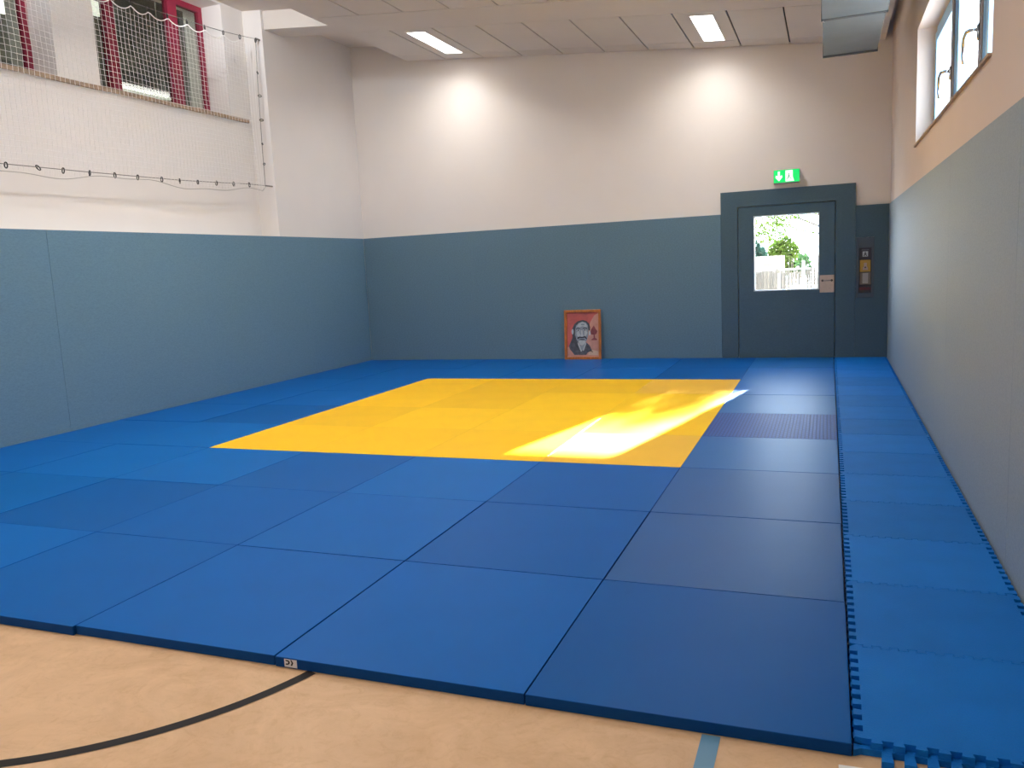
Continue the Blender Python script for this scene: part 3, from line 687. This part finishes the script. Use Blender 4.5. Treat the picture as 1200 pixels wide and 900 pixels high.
lo = bpy.data.objects.new('gallery_light', L); COL.objects.link(lo); lo.location = (-9.2, 6.5, 7.0)

# ------------------------------------------------------------------ safety net in front of the gallery windows
NXp = -6.955
hooks_top = [(4.30, 4.32), (4.56, 4.325), (4.838, 4.335), (5.08, 4.335), (5.36, 4.34), (5.66, 4.35), (5.952, 4.36), (6.28, 4.375), (6.587, 4.40), (6.90, 4.43)]
hooks_bot = [(2.86, 2.48), (3.154, 2.485), (3.466, 2.488), (3.752, 2.49), (4.059, 2.493), (4.369, 2.498), (4.676, 2.502), (5.018, 2.508), (5.289, 2.512), (5.58, 2.522), (5.901, 2.535), (6.211, 2.548), (6.506, 2.56)]
hooks_side = [(6.87, 4.01), (6.86, 3.715), (6.85, 3.41), (6.84, 3.11), (6.835, 2.85)]
HX = NXp - .005
def side_y(z): return 6.84 + (z - 2.58) * (6.90 - 6.84) / 1.85
def top_edge(y):    # scalloped cord between the top hooks, slack to the left
    t = [h for h in hooks_top]
    for (a, za), (c, zc_) in zip(t, t[1:]):
        if a <= y <= c:
            u = (y - a) / (c - a); return za + (zc_ - za) * u - .045 - .055 * 4 * u * (1 - u)
    if y < t[0][0]:
        u = ((t[0][0] - y) / .28) % 1.0; return t[0][1] - .045 - .055 * 4 * u * (1 - u)
    return t[-1][1] - .03
def bot_edge(y): return 2.44 + .012 * (y - 3) + .03 * math.sin(y * 3.1) + .012 * math.sin(y * 8)
net = empty('safety_net', (NXp, 4.6, 2.45), label='white square-mesh safety net stretched over the gallery windows on the left wall', cat='net')
mb = MB(); sp_ = .055
def strand(p, q, r=.0017):
    mb.tube([p, q], r, 3)
y = 6.80; NY0 = 1.2
while y > NY0:
    zt_, zb_ = top_edge(y), bot_edge(y) + .02
    n = 5; prev = None
    pts = []
    for i in range(n + 1):
        u = i / n; zz = zb_ + (zt_ - zb_) * u
        pts.append((NXp + .012 * math.sin(zz * 3 + y), y + .006 * math.sin(zz * 9 + y * 4), zz))
    mb.tube(pts, .0021, 3); y -= sp_
z = 2.50
while z < 4.42:
    y_hi = min(6.80, side_y(z) - .02); segs = []; yy = NY0; run = []
    while yy <= y_hi:
        if z < top_edge(yy) and z > bot_edge(yy): run.append((NXp + .012 * math.sin(z * 3 + yy), yy, z + .006 * math.sin(yy * 5 + z)))
        else:
            if len(run) > 1: mb.tube(run, .0021, 3)
            run = []
        yy += .11
    if len(run) > 1: mb.tube(run, .0021, 3)
    z += sp_
mb.build('netting', ROPE, net, fix=False)
pts = [(NXp, NY0 + i * .03, top_edge(NY0 + i * .03)) for i in range(int((6.62 - NY0) / .03))]
MB().tube(pts, .006, 6).build('top_cord', ROPE, net, smooth=True)
pts = [(NXp, NY0 + i * .04, bot_edge(NY0 + i * .04)) for i in range(int((6.82 - NY0) / .04))] + [(NXp, 6.83, 2.56)]
MB().tube(pts, .004, 6).build('bottom_cord', pmat('grey_cord', (.42, .41, .39), rough=.8), net, smooth=True)
# cable around
cb = MB()
cab = [(HX, NY0, 4.30)] + [(HX, a, z_ - .004) for a, z_ in hooks_top] + [(HX, a, b_) for a, b_ in hooks_side] + [(HX, 6.83, 2.575)] + [(HX, a, b_ + .012) for a, b_ in reversed(hooks_bot)] + [(HX, NY0, 2.46)]
cb.tube(cab, .0042, 6)
# cable anchors reaching the pier and wall
cb.tube([(HX, 6.90, 4.43), (HX, 6.982, 4.43)], .012, 8).tube([(HX, 6.83, 2.575), (HX, 6.982, 2.575)], .010, 8)
cb.build('support_cable', CABLE, org=(HX, 4.6, 2.46), label='thin dark wire cable running around the edge of the white safety net', cat='cable')
def carabiner():
    m_ = MB(); pts = []
    for i in range(14):
        t = 2 * math.pi * i / 14; pts.append((0, .012 * math.cos(t), .026 * math.sin(t) - .016))
    m_.tube(pts, .0062, 5, closed=True)
    return m_.build('carabiner', HOOK, org=(0, 0, 0), smooth=True)
cproto = carabiner(); first = True
def hook(y_, z_, rot, label, group):
    global first
    if first: o = cproto; first = False
    else: o = cproto.copy(); COL.objects.link(o)
    o.location = (HX, y_, z_); o.rotation_euler = (rot, 0, random.uniform(-.4, .4)); tag(o, label, 'carabiner', group)
nb = len(hooks_bot)
for i, (a, z_) in enumerate(hooks_bot):
    hook(a, z_ + .018, random.uniform(-.2, .2) + (.9 if i == 2 else 0), 'small black carabiner on the bottom net cable, %s from the lower right corner' % (ordn + ['tenth', 'eleventh', 'twelfth', 'thirteenth'])[nb - 1 - i], 'carabiners along the bottom of the net')
for i, (a, z_) in enumerate(hooks_side):
    hook(a, z_, 1.57 + random.uniform(-.3, .3), 'small black carabiner on the upright net edge, %s from the top' % ordn[i], 'carabiners along the right edge of the net')
nt_ = len(hooks_top)
for i, (a, z_) in enumerate(hooks_top):
    hook(a, z_ - .006, random.uniform(-.2, .2), 'small black carabiner on the top net cable, %s from the upper right corner' % (ordn + ['tenth', 'eleventh'])[nt_ - 1 - i], 'carabiners along the top of the net')

# ------------------------------------------------------------------ outside, beyond the door and the window
GRD = pmat('pale_paving', (.5, .5, .48), rough=.9, var=.1, vscale=2)
MB().box(-14, .98, YB + .31, 40, FZ - .3, FZ - .10).box(.99, 16, -8, 40, FZ - .3, FZ - .10).build('ground', GRD, kind=S)
def leafy(mb, cx, cy, cz_, rx, ry, rz, n, s, mi=0):
    for _ in range(n):
        while True:
            p = Vector([random.uniform(-1, 1) for _ in range(3)])
            if .25 < p.length < 1: break
        c = Vector((cx + p.x * rx, cy + p.y * ry, cz_ + p.z * rz))
        u = Vector([random.gauss(0, 1) for _ in range(3)]).normalized(); v = u.orthogonal().normalized()
        q = s * random.uniform(.6, 1.3); b0 = len(mb.v)
        mb.v += [tuple(c + u * q), tuple(c + v * q * .45), tuple(c - u * q), tuple(c - v * q * .45)]
        mb.f.append((b0, b0 + 1, b0 + 2, b0 + 3)); mb.mi.append(mi)
LG = leaf_mat('leaves_spring', (.022, .048, .008), (.05, .08, .014)); LB = leaf_mat('leaves_blue_green', (.005, .018, .015), (.014, .04, .03)); LD = leaf_mat('leaves_dark', (.015, .04, .015), (.035, .08, .03))
BARK = pmat('bark', (.022, .018, .015), rough=.9, var=.3)
G0 = FZ - .10
def bush(x, y, z, rx, rz, n, m_, label, s=.07):
    r = empty('garden_bush', (x, y, G0), label=label, cat='bush', group='bushes beyond the door')
    mb = MB(); leafy(mb, x, y, z, rx, rx * .8, rz, n, s); mb.build('foliage', m_, r, fix=False)
    MB().tube([(x, y, G0), (x, y, z)], [.04, .02], 6).build('stem', BARK, r)
bush(-1.62, 15.35, 1.30, .40, .36, 1300, LB, 'blue-green bush behind the low white wall, left in the door glass')
bush(-.98, 16.4, 1.3, .34, .42, 900, LG, 'light green bush beside the blue-green one in the door glass')
bush(-.52, 14.75, 1.12, .16, .22, 170, LD, 'sparse dark shrub above the reed fence, middle of the door glass')
bush(-.02, 14.75, 1.08, .22, .24, 200, LG, 'thin twiggy shrub above the reed fence, right in the door glass')
# tree with arching branches
tr = empty('garden_tree', (4.6, 17.6, G0), label='large spring tree with long branches reaching across the top of the door glass', cat='tree')
mb = MB().tube([(4.6, 17.6, G0), (4.5, 17.6, 1.6), (4.6, 17.6, 3.4), (4.7, 17.5, 5.2)], [.19, .16, .12, .07], 8)
brs = [[(4.5, 17.6, 1.1), (2.4, 16.2, 1.35), (.5, 16, 1.68), (-.2, 16, 1.87), (-.9, 16, 2.2), (-1.3, 16, 2.32)], [(.9, 16, 1.57), (0, 16, 1.68), (-.7, 16, 1.86), (-1.05, 16, 2.1)], [(.5, 16, 1.7), (-.1, 16, 2.05), (-.5, 15.9, 2.22)], [(4.6, 17.6, 3.1), (6.2, 17.9, 4.4)]]
for bpts in brs: mb.tube(bpts, [.06, .045, .03, .024, .016, .008][:len(bpts)] if len(bpts) == 6 else [.022, .018, .014, .008][:len(bpts)], 6)
mb.build('trunk', BARK, tr, smooth=True)
mb = MB(); leafy(mb, -1.2, 15.8, 1.95, .42, .35, .42, 800, .04); leafy(mb, -.85, 15.8, 2.3, .5, .35, .25, 350, .04); leafy(mb, -.45, 15.8, 1.95, .5, .3, .35, 130, .035); leafy(mb, 5.4, 17.8, 5.2, 1.6, 1.2, .9, 900, .09)
mb.build('foliage', LG, tr, fix=False)
# upright conifer that throws its shadow through the door glass
cf = empty('conifer', (1.02, 17.1, G0), label='narrow dark conifer in the garden right of the door view', cat='tree')
mb = MB()
for k in range(60):
    t = k / 59; zz = .1 + t * 3.82; leafy(mb, 1.06, 17.1, zz, .60 - .12 * t ** 3 + .08 * math.sin(k), .4, .16, 90, .08)
mb.build('foliage', LD, cf, fix=False); MB().tube([(1.02, 17.1, G0), (1.02, 17.1, 3.7)], [.08, .02], 8).build('trunk', BARK, cf)
# low white wall with red capping line
gw = empty('garden_wall', (-1.9, 14.5, G0), label='low white garden wall with a thin red line, left in the door glass', cat='wall')
MB().box(-3.6, -.86, 14.3, 14.5, G0, 1.335).build('wall_body', pmat('white_render', (.10, .10, .097), rough=.9), gw)
MB().box(-3.6, -.92, 14.28, 14.299, 1.165, 1.182).build('red_line', pmat('red_rail', (.04, .012, .016)), gw)
# reed fence with posts
rf = empty('reed_fence', (-.9, 14.0, G0), label='grey reed fence between pale posts across the lower door glass', cat='fence')
REED = pmat('reeds', (.006, .007, .0065), rough=.9, col2=(.038, .038, .032), vscale=25, stretch=(1, 1, .05))
mb = MB(); x = -3.2
while x < .9:
    w_ = random.uniform(.014, .034); h_ = 1.06 + random.uniform(-.06, .05)
    mb.box(x, x + w_, 14.0 + random.uniform(-.01, .01), 14.02, G0, h_); x += w_ + random.choice([.001, .001, .003, .008])
x = -.76
while x < .05:
    h_ = random.uniform(1.12, 1.40); t_ = random.uniform(-.02, .02)
    mb.tube([(x, 14.035, .9), (x + t_, 14.05, h_)], [.009, .003], 4); x += random.uniform(.02, .07)
mb.build('reeds', REED, rf)
for xx in (-2.6, -1.62, -.93, -.50, -.12, .6):
    MB().box(xx - .022, xx + .022, 13.95, 13.985, G0, 1.0 + .22 * (xx in (-.50, -.12))).build('post', WHITE, rf, bevel=.004)
MB().box(-3.2, .9, 14.021, 14.034, 1.06, 1.085).build('rail', WHITE, rf)
# neighbouring pale house wall seen through the right window
nh = MB().box(6.5, 6.8, -4, 16, G0, 2.2).build('neighbour_wall', pmat('neighbour_render', (.75, .75, .74), rough=.9), org=(6.6, 6, G0), label='pale boundary wall outside the high window on the right', cat='wall')

# ------------------------------------------------------------------ world and sun
w = bpy.data.worlds.new('sky'); bpy.context.scene.world = w; w.use_nodes = True
nt = w.node_tree; nt.nodes.clear(); ow = nt.nodes.new('ShaderNodeOutputWorld'); bg = nt.nodes.new('ShaderNodeBackground')
tcw = nt.nodes.new('ShaderNodeTexCoord'); sx = nt.nodes.new('ShaderNodeSeparateXYZ'); rp = nt.nodes.new('ShaderNodeValToRGB')
rp.color_ramp.elements[0].position = .0; rp.color_ramp.elements[0].color = (.78, .89, 1, 1); rp.color_ramp.elements[1].position = .7; rp.color_ramp.elements[1].color = (.50, .72, 1, 1)
nt.links.new(tcw.outputs['Generated'], sx.inputs[0]); nt.links.new(sx.outputs['Z'], rp.inputs[0]); nt.links.new(rp.outputs[0], bg.inputs[0])
bg.inputs[1].default_value = 13; nt.links.new(bg.outputs[0], ow.inputs[0])
sd = Vector((1.30, 5.9, 1.87)).normalized()
L = bpy.data.lights.new('sun', 'SUN'); L.energy = 260; L.angle = math.radians(.9); L.color = (1, .95, .88)
so = bpy.data.objects.new('sun', L); COL.objects.link(so); so.location = (3, 30, 12); so.rotation_euler = sd.to_track_quat('Z', 'Y').to_euler()

# ------------------------------------------------------------------ lift everything so the floor is z=0
for o in list(bpy.data.objects):
    if o.parent is None: o.location.z += LIFT

# ------------------------------------------------------------------ camera
yaw, pitch, roll = -0.3722, -0.1413, -0.0491
f = Vector((math.sin(yaw) * math.cos(pitch), math.cos(yaw) * math.cos(pitch), math.sin(pitch)))
rr = Vector((math.cos(yaw), -math.sin(yaw), 0)); uu = rr.cross(f)
cr, sr = math.cos(roll), math.sin(roll)
R_ = cr * rr + sr * uu; U_ = -sr * rr + cr * uu
cam = bpy.data.cameras.new('camera'); co = bpy.data.objects.new('camera', cam); COL.objects.link(co)
M = Matrix((R_, U_, -f)).transposed().to_4x4(); M.translation = Vector((-0.0697, -2.2885, 1.3572 + LIFT)); co.matrix_world = M
cam.sensor_fit = 'HORIZONTAL'; cam.sensor_width = 36; cam.lens = 958.3917 / 1200 * 36; cam.clip_start = .05; cam.clip_end = 200
sc = bpy.context.scene; sc.camera = co
sc.view_settings.view_transform = 'Standard'; sc.view_settings.look = 'None'; sc.view_settings.exposure = 0.0
sc.cycles.use_denoising = True
sc.cycles.max_bounces = 8; sc.cycles.diffuse_bounces = 5; sc.cycles.sample_clamp_indirect = 8
